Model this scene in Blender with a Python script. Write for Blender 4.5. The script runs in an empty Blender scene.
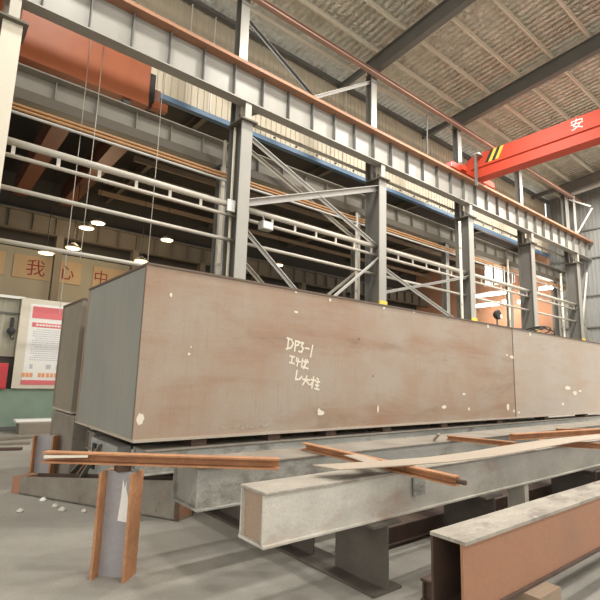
import bpy, bmesh, math, random
from mathutils import Vector, Matrix
random.seed(7)
scene = bpy.context.scene
COL = scene.collection

# ------------------------------------------------------------------ camera frame
F = 468.0
CAM = Vector((0, 0, 1.6))
def _v(x, y): return Vector(((x - 300) / F, -(y - 300) / F, -1))
_X = _v(886, 394.5).normalized()
_Y = _v(-85, 366); _Y = (_Y - _X * _X.dot(_Y)).normalized()
_Z = _X.cross(_Y)
ROT = Matrix((_X, _Y, _Z))
def at(x, y, X=None, Y=None, Z=None):
    d = ROT @ _v(x, y)
    if X is not None: t = X / d.x
    elif Y is not None: t = Y / d.y
    else: t = (Z - CAM.z) / d.z
    return CAM + d * t
cd = bpy.data.cameras.new('camera'); cam = bpy.data.objects.new('camera', cd)
COL.objects.link(cam)
cam.matrix_world = Matrix.Translation(CAM) @ ROT.to_4x4()
cd.sensor_width = 36; cd.lens = F / 600 * 36; cd.clip_start = .05; cd.clip_end = 500
scene.camera = cam
scene.view_settings.view_transform = 'Standard'; scene.view_settings.look = 'None'
scene.view_settings.gamma = 1; scene.view_settings.exposure = 0.0

# ------------------------------------------------------------------ materials
def mat(name, base, rough=.6, metal=0., var=.12, scale=3., stretch=(1, 1, 1), second=None, mix=(.45, .7),
        bump=0., bscale=20., fine=.06, third=None, mix3=(.6, .75), scale3=1.3, emit=None, estr=0.):
    m = bpy.data.materials.new(name); m.use_nodes = True
    nt = m.node_tree; N = nt.nodes; L = nt.links
    b = N['Principled BSDF']
    tc = N.new('ShaderNodeTexCoord'); mp = N.new('ShaderNodeMapping'); mp.inputs['Scale'].default_value = stretch
    L.new(tc.outputs['Object'], mp.inputs['Vector'])
    def noise(s, det=6, r=.6):
        n = N.new('ShaderNodeTexNoise'); n.inputs['Scale'].default_value = s
        n.inputs['Detail'].default_value = det; n.inputs['Roughness'].default_value = r
        L.new(mp.outputs['Vector'], n.inputs['Vector']); return n.outputs['Fac']
    def ramp(src, a, c):
        r = N.new('ShaderNodeMapRange'); r.inputs['From Min'].default_value = a; r.inputs['From Max'].default_value = c
        L.new(src, r.inputs['Value']); return r.outputs['Result']
    def mixc(fac, c1, c2, mode='MIX'):
        x = N.new('ShaderNodeMix'); x.data_type = 'RGBA'; x.blend_type = mode
        if isinstance(fac, float): x.inputs[0].default_value = fac
        else: L.new(fac, x.inputs[0])
        for k, c in ((6, c1), (7, c2)):
            if isinstance(c, tuple): x.inputs[k].default_value = (*c, 1)
            else: L.new(c, x.inputs[k])
        return x.outputs[2]
    d = tuple(max(0, c * (1 - var)) for c in base); u = tuple(min(1, c * (1 + var)) for c in base)
    col = mixc(ramp(noise(scale), .3, .7), d, u)
    if second: col = mixc(ramp(noise(scale * .7 + .37), *mix), col, second)
    if third: col = mixc(ramp(noise(scale3, 8, .7), *mix3), col, third)
    if fine:
        g = N.new('ShaderNodeTexNoise'); g.inputs['Scale'].default_value = 60; g.inputs['Detail'].default_value = 3
        L.new(tc.outputs['Object'], g.inputs['Vector'])
        col = mixc(ramp(g.outputs['Fac'], .25, .75), col, mixc(.5, col, tuple(c * (1 - fine * 5) for c in base)), 'MIX')
    L.new(col, b.inputs['Base Color'])
    b.inputs['Roughness'].default_value = rough; b.inputs['Metallic'].default_value = metal
    if bump:
        bn = N.new('ShaderNodeTexNoise'); bn.inputs['Scale'].default_value = bscale; bn.inputs['Detail'].default_value = 4
        L.new(mp.outputs['Vector'], bn.inputs['Vector'])
        bp = N.new('ShaderNodeBump'); bp.inputs['Strength'].default_value = bump; bp.inputs['Distance'].default_value = .05
        L.new(bn.outputs['Fac'], bp.inputs['Height']); L.new(bp.outputs['Normal'], b.inputs['Normal'])
    if emit:
        b.inputs['Emission Color'].default_value = (*emit, 1); b.inputs['Emission Strength'].default_value = estr
    return m
M = {}
def mill(name, base, grey, rust, dark):
    m = bpy.data.materials.new(name); m.use_nodes = True
    nt = m.node_tree; N = nt.nodes; L = nt.links; b = N['Principled BSDF']
    tc = N.new('ShaderNodeTexCoord')
    def noise(sc, st, det=6, r=.6, dist=0.):
        mp = N.new('ShaderNodeMapping'); mp.inputs['Scale'].default_value = st; L.new(tc.outputs['Object'], mp.inputs['Vector'])
        n = N.new('ShaderNodeTexNoise'); n.inputs['Scale'].default_value = sc; n.inputs['Detail'].default_value = det
        n.inputs['Roughness'].default_value = r; n.inputs['Distortion'].default_value = dist; L.new(mp.outputs['Vector'], n.inputs['Vector']); return n.outputs['Fac']
    def rng(src, a, c, lo=0., hi=1.):
        r = N.new('ShaderNodeMapRange'); r.inputs['From Min'].default_value = a; r.inputs['From Max'].default_value = c
        r.inputs['To Min'].default_value = lo; r.inputs['To Max'].default_value = hi; L.new(src, r.inputs['Value']); return r.outputs['Result']
    def mix(fac, c1, c2):
        x = N.new('ShaderNodeMix'); x.data_type = 'RGBA'; L.new(fac, x.inputs[0])
        for k, c in ((6, c1), (7, c2)):
            if isinstance(c, tuple): x.inputs[k].default_value = (*c, 1)
            else: L.new(c, x.inputs[k])
        return x.outputs[2]
    col = mix(rng(noise(1.0, (.8, 1, .8), 4), .38, .64), base, grey)
    col = mix(rng(noise(.9, (.45, 1, 2.2), 5, .62, .4), .5, .72, 0, .75), col, rust)
    col = mix(rng(noise(1.7, (.35, 1, 1.3), 6, .7, .6), .58, .78, 0, .7), col, dark)
    col = mix(rng(noise(9, (.12, 1, 3.0), 3), .45, .75, 0, .35), col, grey)      # rolling streaks
    col = mix(rng(noise(16, (1.8, 1, .10), 3), .55, .75, 0, .28), col, rust)     # run marks
    col = mix(rng(noise(70, (1, 1, 1), 3), .45, .8, 0, .35), col, dark)
    L.new(col, b.inputs['Base Color']); b.inputs['Roughness'].default_value = .5
    return m
M['mill'] = mill('rusty_mill_plate', (.37, .255, .175), (.40, .33, .265), (.31, .165, .085), (.17, .11, .075))
M['mill_end'] = mat('grey_mill_plate', (.305, .305, .268), .55, .0, .12, 1.6, (1, 1, .45), second=(.31, .275, .22), mix=(.5, .85), fine=.05)
M['mill_brown'] = mat('brown_mill_plate', (.27, .235, .185), .6, 0., .15, 1.6, second=(.30, .22, .14), mix=(.5, .8))
M['edge'] = mat('pale_plate_edge', (.50, .42, .34), .6, 0., .1, 5)
M['edge_dark'] = mat('dark_plate_edge', (.16, .11, .08), .6, 0., .15, 4)
M['paint'] = mat('white_marker', (.80, .73, .60), .6, 0., .05, 30, fine=.02)
M['white'] = mat('white_paint', (.85, .83, .78), .5, 0., .04, 12, fine=.03)
M['grey'] = mat('grey_paint_and_shade', (.15, .146, .13), .5, 0., .1, 1.2, fine=.04, third=(.12, .105, .085), mix3=(.62, .8), scale3=.8)  # grey darkened to carry the recess shade of column webs and far flanges
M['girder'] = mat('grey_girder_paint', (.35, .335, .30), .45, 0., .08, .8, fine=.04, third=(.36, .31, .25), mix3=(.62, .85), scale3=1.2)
M['greydark'] = mat('dark_grey_steel', (.16, .16, .15), .6, 0., .12, 1.5)
M['pipe'] = mat('pale_pipe', (.52, .48, .41), .4, 0., .1, 1.5, third=(.36, .30, .23), mix3=(.6, .8), scale3=2)
M['brace'] = mat('pale_brace', (.56, .54, .50), .45, 0., .06, 1.5)
M['cream'] = mat('cream_paint', (.72, .66, .54), .5, 0., .06, 1.2)
M['galv'] = mat('dull_galvanised_steel', (.33, .335, .305), .5, .0, .2, 1.6, (.6, 1, 1), second=(.50, .49, .445), mix=(.42, .66), fine=.07,
                third=(.15, .115, .085), mix3=(.52, .68), scale3=3.2, bump=.06)
M['galvpale'] = mat('pale_dusty_steel', (.66, .62, .54), .6, .0, .16, 2, (.6, 1, 1), second=(.44, .42, .375), mix=(.45, .7), fine=.08,
                    third=(.36, .20, .11), mix3=(.56, .76), scale3=1.9, bump=.06)
M['rust'] = mat('orange_rust', (.50, .245, .115), .75, 0., .22, 5, (1, 1, 1), second=(.38, .17, .085), mix=(.45, .7), fine=.08, bump=.2, bscale=30)
M['bearer_shade'] = mat('shaded_bearer_steel', (.12, .105, .085), .75, 0., .2, 3, second=(.075, .06, .05), mix=(.45, .7))  # colour darkened so the bearers carry the shade under the stack
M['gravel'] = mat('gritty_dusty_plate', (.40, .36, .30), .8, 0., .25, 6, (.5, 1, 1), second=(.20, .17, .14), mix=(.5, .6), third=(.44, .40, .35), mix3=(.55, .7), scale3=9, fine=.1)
M['crane3'] = mat('brown_crane_paint', (.19, .075, .045), .55, 0., .1, 1)
M['rust_and_shade'] = mat('dark_rust_and_shade', (.085, .05, .035), .8, 0., .25, 5)  # dark rust; under the stack its tone also stands for shade
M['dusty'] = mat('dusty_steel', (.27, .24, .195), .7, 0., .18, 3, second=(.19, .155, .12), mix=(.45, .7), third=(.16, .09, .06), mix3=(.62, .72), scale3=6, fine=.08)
M['strip'] = mat('pale_strip_steel', (.42, .345, .265), .6, 0., .1, 2, (.4, 1, 1), third=(.42, .30, .2), mix3=(.55, .8), scale3=1.5)
M['concrete'] = mat('concrete_floor', (.33, .31, .27), .8, 0., .15, .8, second=(.24, .22, .19), mix=(.5, .75), fine=.08, third=(.45, .43, .38), mix3=(.6, .8), scale3=.5, bump=.1)
M['girder2'] = mat('grimy_girder_paint', (.31, .285, .24), .5, 0., .12, .8, fine=.04, third=(.22, .18, .13), mix3=(.55, .8), scale3=1)
M['blue'] = mat('blue_flashing', (.10, .19, .31), .5, 0., .08, 2)
M['crane'] = mat('red_orange_crane_paint', (.50, .052, .02), .6, 0., .04, 1, fine=.02)
M['crane2'] = mat('orange_brown_crane_paint', (.50, .15, .06), .5, 0., .1, 1)
M['railrust'] = mat('rusty_rail', (.37, .185, .105), .7, 0., .15, 1.2, second=(.28, .155, .10), mix=(.5, .75))
M['pink'] = mat('red_primer_steel', (.42, .26, .20), .6, 0., .12, 1.5)
M['orangepipe'] = mat('orange_conduit', (.50, .27, .12), .5, 0., .1, 2)
M['yellow'] = mat('yellow_paint', (.80, .58, .08), .5, 0., .08, 4)
M['black'] = mat('black_rubber', (.025, .025, .025), .6, 0., .1, 4)
M['green'] = mat('green_dado_paint', (.25, .34, .265), .5, 0., .12, 2, third=(.30, .36, .30), mix3=(.6, .75), scale3=4)
M['beige'] = mat('beige_sheet', (.42, .39, .30), .6, 0., .06, 1)
M['bannercloth'] = mat('cream_banner', (.58, .43, .26), .7, 0., .06, 1.2)
M['bannerred'] = mat('dark_red_lettering', (.30, .03, .03), .7, 0., .05, 4)
M['red'] = mat('red_enamel', (.62, .06, .07), .45, 0., .06, 3)
M['redfaded'] = mat('faded_red_print', (.72, .17, .18), .55, 0., .04, 3, fine=.02)
M['orangetext'] = mat('orange_print', (.80, .36, .18), .55, 0., .04, 3, fine=.02)
M['greytext'] = mat('grey_print', (.52, .52, .58), .55, 0., .04, 3, fine=.02)
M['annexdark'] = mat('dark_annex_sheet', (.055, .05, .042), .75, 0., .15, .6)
M['annexsteel'] = mat('dim_brown_grey_steel', (.15, .13, .10), .6, 0., .1, 1)
M['redwall'] = mat('terracotta_wall', (.58, .31, .19), .7, 0., .1, .5)
M['wood'] = mat('old_timber', (.30, .22, .15), .8, 0., .2, 4, (.4, 3, 3))
M['tube'] = mat('fluorescent_tube', (1, 1, 1), .4, emit=(1, .93, .84), estr=14., fine=0)
M['lampglow'] = mat('warm_lamp_glow', (1, .9, .7), .4, emit=(1, .68, .32), estr=2.6, fine=0)
M['daylit'] = mat('daylit_pane', (.9, .9, .88), .4, emit=(1, .96, .88), estr=1.2, fine=0)
def ribbed(name, base, pitch, axis='X', dark=.72):
    m = mat(name, base, .55, 0., .05, .35, fine=.02)
    nt = m.node_tree; N = nt.nodes; L = nt.links; b = N['Principled BSDF']
    tc = N.new('ShaderNodeTexCoord'); w = N.new('ShaderNodeTexWave'); w.bands_direction = axis
    w.inputs['Scale'].default_value = 2 * math.pi / pitch / 20; w.wave_profile = 'SIN'
    L.new(tc.outputs['Object'], w.inputs['Vector'])
    bp = N.new('ShaderNodeBump'); bp.inputs['Strength'].default_value = .9; bp.inputs['Distance'].default_value = .05
    L.new(w.outputs['Fac'], bp.inputs['Height']); L.new(bp.outputs['Normal'], b.inputs['Normal'])
    return m
def foil():
    m = mat('foil_roof_lining', (.72, .70, .60), .33, .75, .14, 2.2, fine=.02, second=(.52, .49, .40), mix=(.45, .7))
    nt = m.node_tree; N = nt.nodes; L = nt.links; b = N['Principled BSDF']
    tc = N.new('ShaderNodeTexCoord')
    v = N.new('ShaderNodeTexNoise'); v.inputs['Scale'].default_value = 4.0; v.inputs['Detail'].default_value = 5; v.inputs['Distortion'].default_value = 1.5
    L.new(tc.outputs['Object'], v.inputs['Vector'])
    bp = N.new('ShaderNodeBump'); bp.inputs['Strength'].default_value = 1.; bp.inputs['Distance'].default_value = .22
    w = N.new('ShaderNodeTexWave'); w.bands_direction = 'X'; w.inputs['Scale'].default_value = 1.05; w.inputs['Distortion'].default_value = .6
    L.new(tc.outputs['Object'], w.inputs['Vector'])
    ad = N.new('ShaderNodeMath'); ad.operation = 'MULTIPLY_ADD'; ad.inputs[1].default_value = .35
    L.new(w.outputs['Fac'], ad.inputs[0]); L.new(v.outputs['Fac'], ad.inputs[2])
    L.new(ad.outputs[0], bp.inputs['Height']); L.new(bp.outputs['Normal'], b.inputs['Normal'])
    return m
M['clad'] = mat('beige_cladding_sheet', (.62, .55, .42), .55, 0., .05, .4, fine=.02)
M['clad_grey'] = mat('grey_cladding_sheet', (.24, .245, .23), .6, 0., .06, .4, fine=.02)
M['foil'] = foil()

# ------------------------------------------------------------------ mesh helpers
ROOTLOC = {}
class MB:
    def __init__(s): s.v = []; s.f = []
    def add(s, vs, fs):
        n = len(s.v); s.v += [Vector(p) for p in vs]; s.f += [tuple(i + n for i in f) for f in fs]; return s
    def box(s, a, b):
        x0, y0, z0 = [min(a[i], b[i]) for i in range(3)]; x1, y1, z1 = [max(a[i], b[i]) for i in range(3)]
        return s.add([(x0, y0, z0), (x1, y0, z0), (x1, y1, z0), (x0, y1, z0), (x0, y0, z1), (x1, y0, z1), (x1, y1, z1), (x0, y1, z1)],
                     [(0, 3, 2, 1), (4, 5, 6, 7), (0, 1, 5, 4), (1, 2, 6, 5), (2, 3, 7, 6), (3, 0, 4, 7)])
    def frame(s, p0, p1, up=(0, 0, 1)):
        p0 = Vector(p0); p1 = Vector(p1); d = (p1 - p0).normalized(); u = Vector(up)
        if abs(d.dot(u.normalized())) > .98: u = Vector((0, 1, 0)) if abs(d.y) < .9 else Vector((1, 0, 0))
        w = d.cross(u).normalized(); u = w.cross(d).normalized(); return p0, p1, d, w, u
    def prism(s, p0, p1, prof, up=(0, 0, 1)):
        """prof: list of (side, up) points swept from p0 to p1"""
        p0, p1, d, w, u = s.frame(p0, p1, up); n = len(prof)
        vs = [p0 + w * a + u * b for a, b in prof] + [p1 + w * a + u * b for a, b in prof]
        fs = [tuple(range(n - 1, -1, -1)), tuple(range(n, 2 * n))] + [(i, (i + 1) % n, n + (i + 1) % n, n + i) for i in range(n)]
        return s.add(vs, fs)
    def bar(s, p0, p1, w, h, up=(0, 0, 1)):
        return s.prism(p0, p1, [(-w / 2, -h / 2), (w / 2, -h / 2), (w / 2, h / 2), (-w / 2, h / 2)], up)
    def angle(s, p0, p1, a, t, up=(0, 0, 1)):
        return s.prism(p0, p1, [(0, 0), (a, 0), (a, t), (t, t), (t, a), (0, a)], up)
    def hsec(s, p0, p1, w, h, tf, tw, up=(0, 0, 1)):
        W, H, t = w / 2, h / 2, tw / 2
        return s.prism(p0, p1, [(-W, -H), (W, -H), (W, -H + tf), (t, -H + tf), (t, H - tf), (W, H - tf), (W, H), (-W, H), (-W, H - tf), (-t, H - tf), (-t, -H + tf), (-W, -H + tf)], up)
    def tube(s, pts, r, n=10, closed=False):
        pts = [Vector(p) for p in pts]; rings = []
        for i, p in enumerate(pts):
            a = pts[max(i - 1, 0)]; b = pts[min(i + 1, len(pts) - 1)]
            if closed: a = pts[i - 1]; b = pts[(i + 1) % len(pts)]
            _, _, d, w, u = s.frame(a, b); rr = r[i] if isinstance(r, (list, tuple)) else r
            rings.append([p + (w * math.cos(k * 2 * math.pi / n) + u * math.sin(k * 2 * math.pi / n)) * rr for k in range(n)])
        vs = [q for R_ in rings for q in R_]; fs = []; m = len(rings)
        for i in range(m if closed else m - 1):
            j = (i + 1) % m
            for k in range(n): fs.append((i * n + k, i * n + (k + 1) % n, j * n + (k + 1) % n, j * n + k))
        if not closed: fs += [tuple(range(n - 1, -1, -1)), tuple(range((m - 1) * n, m * n))]
        return s.add(vs, fs)
    def lathe(s, c, prof, n=20, axis=(0, 0, 1)):
        c = Vector(c); _, _, d, w, u = s.frame(c, c + Vector(axis), (0, 1, .01))
        vs = []; fs = []
        for r, h in prof:
            for k in range(n): vs.append(c + d * h + (w * math.cos(2 * math.pi * k / n) + u * math.sin(2 * math.pi * k / n)) * r)
        m = len(prof)
        for i in range(m - 1):
            for k in range(n): fs.append((i * n + k, i * n + (k + 1) % n, (i + 1) * n + (k + 1) % n, (i + 1) * n + k))
        fs += [tuple(range(n - 1, -1, -1)), tuple(range((m - 1) * n, m * n))]
        return s.add(vs, fs)
    def build(s, name, m, parent=None, smooth=False, bevel=0.):
        o0 = ROOTLOC.get(parent.name, Vector()) if parent else Vector()
        me = bpy.data.meshes.new(name)
        me.from_pydata([v - o0 for v in s.v], [], s.f)
        bm = bmesh.new(); bm.from_mesh(me); bmesh.ops.recalc_face_normals(bm, faces=bm.faces); bm.to_mesh(me); bm.free()
        me.materials.append(M[m] if isinstance(m, str) else m)
        if smooth:
            for p in me.polygons: p.use_smooth = len(p.vertices) <= 4
        o = bpy.data.objects.new(name, me); COL.objects.link(o)
        if parent: o.parent = parent; ROOTLOC[o.name] = o0
        if bevel:
            md = o.modifiers.new('bevel', 'BEVEL'); md.width = bevel; md.segments = 2; md.limit_method = 'ANGLE'
        return o
def tag(o, label, cat, group=None):
    o['label'] = label; o['category'] = cat
    if group: o['group'] = group
    return o
def thing(name, label, cat, loc, group=None):
    o = bpy.data.objects.new(name, None); o.empty_display_size = .1; COL.objects.link(o); o.location = loc
    ROOTLOC[o.name] = Vector(loc)
    return tag(o, label, cat, group)
def single(mb, name, m, label, cat, group=None, **k):
    """one-mesh thing with its origin at its base centre"""
    c = sum(mb.v, Vector()) / len(mb.v); c.z = min(v.z for v in mb.v)
    for i in range(len(mb.v)): mb.v[i] = mb.v[i] - c
    o = mb.build(name, m, **k); o.location = c
    return tag(o, label, cat, group)
def struct(mb, name, m, parent=None):
    o = mb.build(name, m, parent)
    if not parent: o['kind'] = 'structure'
    return o
def dup(root, d, label, group=None):
    r = root.copy(); COL.objects.link(r); r.location = root.location + Vector(d); r['label'] = label
    if group: r['group'] = group
    for ch in root.children:
        c = ch.copy(); COL.objects.link(c); c.parent = r
        for g in ch.children:
            e = g.copy(); COL.objects.link(e); e.parent = c
    return r
def text_mesh(body, name, m, origin, right, up, height, parent, depth=.004, width=None, bold=0.):
    cu = bpy.data.curves.new(name, 'FONT'); cu.body = body; cu.size = 1; cu.extrude = 0; cu.offset = bold
    to = bpy.data.objects.new(name, cu); COL.objects.link(to); bpy.context.view_layer.update()
    me = bpy.data.meshes.new_from_object(to.evaluated_get(bpy.context.evaluated_depsgraph_get()))
    vs = [v.co.copy() for v in me.vertices]; fs = [tuple(p.vertices) for p in me.polygons]
    bpy.data.objects.remove(to); bpy.data.curves.remove(cu); bpy.data.meshes.remove(me)
    x0 = min(v.x for v in vs); x1 = max(v.x for v in vs); y0 = min(v.y for v in vs); y1 = max(v.y for v in vs)
    sy = height / (y1 - y0); sx = width / (x1 - x0) if width else sy
    origin = Vector(origin); right = Vector(right).normalized(); up = Vector(up).normalized(); nrm = right.cross(up)
    mb = MB(); mb.add([origin + right * (v.x - x0) * sx + up * (v.y - y0) * sy + nrm * depth for v in vs], fs)
    return mb.build(name, m, parent)
def strokes(lines, w, place, off=.003):
    """flat brush strokes; lines: list of 2-D polylines, place maps (a, b) to a point, off along -Y"""
    mb = MB()
    for ln in lines:
        P = [Vector((a, b, 0)) for a, b in ln]
        for i in range(len(P) - 1):
            d = (P[i + 1] - P[i]).normalized(); n = Vector((-d.y, d.x, 0)) * w / 2; e = d * w * .3
            q = [P[i] - e + n, P[i] - e - n, P[i + 1] + e - n, P[i + 1] + e + n]
            mb.add([place(p.x, p.y) for p in q], [(0, 1, 2, 3)])
    return mb

# ------------------------------------------------------------------ setting
CX = [.75 + 6.38 * k for k in range(6)]          # column line, along X at Y = 12
EAVE = 14.97
def roofz(y): return 15.1 + (14.5 - y) * .1 if y > -3 else 15.1 + 17.5 * .1 - (-3 - y) * .1
struct(MB().box((-25, -40, -.2), (60, 30, 0)), 'floor', 'concrete')
# roof of the main hall: foil lined sheets, ridge at Y=-3
rf = MB()
for (ya, yb) in ((14.7, -3), (-3, -22)):
    rf.add([(-12, ya, roofz(ya)), (36, ya, roofz(ya)), (36, yb, roofz(yb)), (-12, yb, roofz(yb)),
            (-12, ya, roofz(ya) + .08), (36, ya, roofz(ya) + .08), (36, yb, roofz(yb) + .08), (-12, yb, roofz(yb) + .08)],
           [(0, 1, 2, 3), (4, 7, 6, 5), (0, 4, 5, 1), (1, 5, 6, 2), (2, 6, 7, 3), (3, 7, 4, 0)])
struct(rf, 'ceiling', 'foil')
def corrug_x(x0, x1, z0, z1, y, pitch=.25, depth=.035, th=.02):
    mb = MB(); n = int((x1 - x0) / pitch)
    prof = []
    for i in range(n):
        xx = x0 + i * pitch
        prof += [(xx, y), (xx + pitch * .62, y), (xx + pitch * .70, y - depth), (xx + pitch * .92, y - depth)]
    prof.append((x0 + n * pitch, y))
    k = len(prof); vs = [(a, b, z0) for a, b in prof] + [(a, b, z1) for a, b in prof] + [(a, b + th, z0) for a, b in prof] + [(a, b + th, z1) for a, b in prof]
    fs = []
    for i in range(k - 1): fs += [(i, i + 1, k + i + 1, k + i), (2 * k + i, 3 * k + i, 3 * k + i + 1, 2 * k + i + 1), (i, 2 * k + i, 2 * k + i + 1, i + 1), (k + i, k + i + 1, 3 * k + i + 1, 3 * k + i)]
    return mb.add(vs, fs)
def corrug_y(y0, y1, z0, z1, x, pitch=.25, depth=.035, th=.02):
    t = corrug_x(y0, y1, z0, z1, 0, pitch, depth, th)
    t.v = [Vector((x + v.y, v.x, v.z)) for v in t.v]; return t
wu = struct(corrug_x(-10, 34.9, 10.85, 14.95, 14.5), 'wall_upper', 'clad')
struct(MB().box((-10, 14.38, 10.78), (34.9, 14.6, 10.96)), 'trim_1', 'blue')            # flashing along its lower edge
gt = MB().box((-10, 14.2, 14.85), (34.9, 14.42, 15.0)); struct(gt, 'trim_2', 'greydark')  # eave strut
for i, z in enumerate((12.3, 13.6)):
    struct(MB().box((-10, 14.43, z), (34.9, 14.462, z + .06)), 'trim_%d' % (3 + i), 'clad')
struct(corrug_y(-4, 14.5, 4.5, 16.6, 35.0), 'wall_end', 'clad_grey')
struct(corrug_y(-4, 14.5, 0, 4.5, 35.0), 'wall_right', 'clad_grey')
for i, z in enumerate((2.6, 5.46, 7.6, 10.2, 12.2)):
    struct(MB().box((34.86, -4, z), (34.95, 14.45, z + .09)), 'trim_%d' % (5 + i), 'greydark')
# annex behind the colonnade
struct(MB().box((-14, 26.5, 0), (36, 26.7, 12)), 'wall_far', 'beige')
struct(MB().box((35.0, 14.5, 0), (35.2, 26.5, 12)), 'wall_annex_end', 'redwall')
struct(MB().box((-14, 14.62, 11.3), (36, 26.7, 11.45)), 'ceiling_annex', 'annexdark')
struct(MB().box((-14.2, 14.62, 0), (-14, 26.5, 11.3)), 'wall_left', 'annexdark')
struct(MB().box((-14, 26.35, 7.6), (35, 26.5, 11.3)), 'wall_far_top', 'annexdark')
# low wall with the green dado
struct(MB().box((-10, 14.45, 0), (34.9, 14.6, 1.08)), 'wall_low', 'green')
struct(MB().box((-10, 14.42, 0), (34.9, 14.45, .12)), 'baseboard_low', 'greydark')
struct(corrug_x(-10, 2.08, 1.92, 3.46, 14.55, .3, .02), 'wall_panel', 'beige')
struct(MB().box((-10, 14.42, 3.46), (2.08, 14.6, 3.53)), 'trim_10', 'white')
struct(MB().box((-10, 14.49, 3.05), (2.05, 14.54, 3.09)), 'trim_11', 'greydark')
struct(MB().box((2.06, 14.46, 1.08), (2.14, 14.58, 3.46)), 'trim_12', 'greydark')
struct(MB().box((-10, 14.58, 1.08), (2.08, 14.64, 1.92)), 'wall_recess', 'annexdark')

# ------------------------------------------------------------------ roof steel
def ord_(k): return ['first', 'second', 'third', 'fourth', 'fifth', 'sixth', 'seventh', 'eighth', 'ninth', 'tenth', 'eleventh', 'twelfth'][k]
RG = 'roof rafters of the main hall'
for k, x in enumerate(CX):
    if x < 12: continue
    t = thing('roof_rafter', 'deep grey roof rafter carried by the %s upright column counted from the left' % ord_(k), 'rafter', (x, 12.2, 14.1), RG)
    for (ya, yb) in ((12.65, -3), (-3, -20)):
        za, zb = roofz(ya) - .26, roofz(yb) - .26
        MB().prism((x, ya, za), (x, yb, zb), [(-.14, -.02), (.14, -.02), (.14, 0), (-.14, 0)]).build('top_flange', 'grey', t)
        MB().prism((x, ya, za), (x, yb, zb), [(-.008, -.68), (.008, -.68), (.008, -.02), (-.008, -.02)]).build('web', 'grey', t)
        MB().prism((x, ya, za), (x, yb, zb), [(-.14, -.70), (.14, -.70), (.14, -.68), (-.14, -.68)]).build('bottom_flange', 'grey', t)
    # short tail rafter to the upper wall
    t2 = thing('tail_rafter', 'short dark rafter from the %s column back to the beige upper wall' % ord_(k), 'rafter', (x, 13.5, 14.7), 'short rafters at the eave')
    MB().hsec((x, 12.68, roofz(12.6) - .42), (x, 14.46, roofz(14.46) - .34), .16, .26, .015, .01).build('beam', 'greydark', t2)
for k in range(11):
    y = 13.4 - 1.45 * k
    z = roofz(y) - .245
    single(MB().prism((-11, y, z), (34.9, y, z), [(0, 0), (.07, 0), (.07, .02), (.018, .02), (.018, .20), (.07, .20), (.07, .22), (0, .22)]), 'roof_purlin', 'cream',
           'pale roof purlin under the foil lining, %s one out from the upper wall' % ord_(k), 'purlin', 'roof purlins')
t = thing('eave_tie_beam', 'reddish primer tie beam running between the column heads under the roof', 'beam', (20, 12.15, 14.0))
MB().hsec((-8, 12.0, 14.2), (34.8, 12.0, 14.2), .16, .20, .02, .014).build('beam', 'pink', t)
MB().tube([(-8, 11.8, 14.02), (34.8, 11.8, 14.02)], .03, 8).build('conduit', 'pink', t)

# ------------------------------------------------------------------ columns
cname = ['leftmost, painted cream, cut by the left edge of the picture', 'second from the left, standing behind the near end of the big box',
         'third from the left, standing beneath the blank middle stretch of rail girder', 'fourth from the left, below the red crane end truck',
         'fifth from the left, in front of the terracotta annex wall', 'last one before the grey end wall']
def column(k, x):
    m = 'cream' if k == 0 else 'grey'
    t = thing('crane_column', 'tall grey H-section crane column, ' + cname[k] if k else 'tall H-section crane column, ' + cname[0], 'column', (x, 12.1, 0), 'crane columns of the main hall')
    MB().box((x - .2, 11.72, .03), (x + .2, 11.76, 9.45)).build('near_flange', m if k == 0 else 'girder', t)  # lighter than the web: lit near side painted as its own tone
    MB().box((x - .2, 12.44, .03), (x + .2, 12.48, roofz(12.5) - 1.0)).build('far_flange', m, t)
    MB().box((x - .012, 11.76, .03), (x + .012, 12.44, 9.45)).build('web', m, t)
    MB().box((x - .3, 11.6, 0), (x + .3, 12.6, .03)).build('base_plate', 'greydark', t)
    MB().box((x - .3, 11.58, 9.45), (x + .3, 12.44, 9.5)).build('cap_plate', 'annexsteel', t)
    b = MB(); b.hsec((x, 11.85, 9.5), (x, 11.85, 10.08), .22, .3, .02, .014, up=(0, 1, 0)); b.build('girder_seat', 'pipe', t)
    u = MB(); u.box((x - .16, 12.2, 9.5), (x + .16, 12.23, roofz(12.2) - .98)); u.build('upper_flange', m if k == 0 else 'girder', t)
    MB().box((x - .01, 12.23, 9.5), (x + .01, 12.44, roofz(12.4) - .98)).build('upper_web', m, t)
    if k >= 2: MB().box((x - .22, 11.69, 4.42), (x + .22, 11.74, 4.56)).build('painted_band', 'yellow', t)
    for s in (-1, 1):
        MB().add([(x + s * .02, 12.2, 9.5), (x + s * .045, 12.2, 9.5), (x + s * .045, 11.6, 9.5), (x + s * .02, 11.6, 9.5),
                  (x + s * .02, 12.2, 9.95), (x + s * .045, 12.2, 9.95)], [(0, 1, 2, 3), (4, 5, 1, 0), (3, 2, 5, 4), (0, 3, 4), (1, 5, 2)]).build('gusset', 'greydark', t)
    return t
for k, x in enumerate(CX): column(k, x)
RC = 'rear columns carrying the far crane rail'
def rear_col(x, label):
    t = thing('rear_column', label, 'column', (x, 13.2, 0), RC)
    MB().box((x - .13, 13.06, .02), (x + .13, 13.08, 8.42)).build('flange', 'girder', t)  # same split by colour: lit near flange, shaded web and far flange
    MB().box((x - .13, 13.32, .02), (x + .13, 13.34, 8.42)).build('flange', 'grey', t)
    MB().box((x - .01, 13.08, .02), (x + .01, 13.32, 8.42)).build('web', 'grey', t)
    MB().box((x - .2, 13.0, 0), (x + .2, 13.4, .02)).build('base_plate', 'greydark', t)
    MB().box((x - .2, 13.0, 8.42), (x + .2, 13.6, 8.46)).build('cap_plate', 'greydark', t)
    return t
r0 = rear_col(CX[0], 'slim rear column behind the cream column at the left edge')
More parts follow.
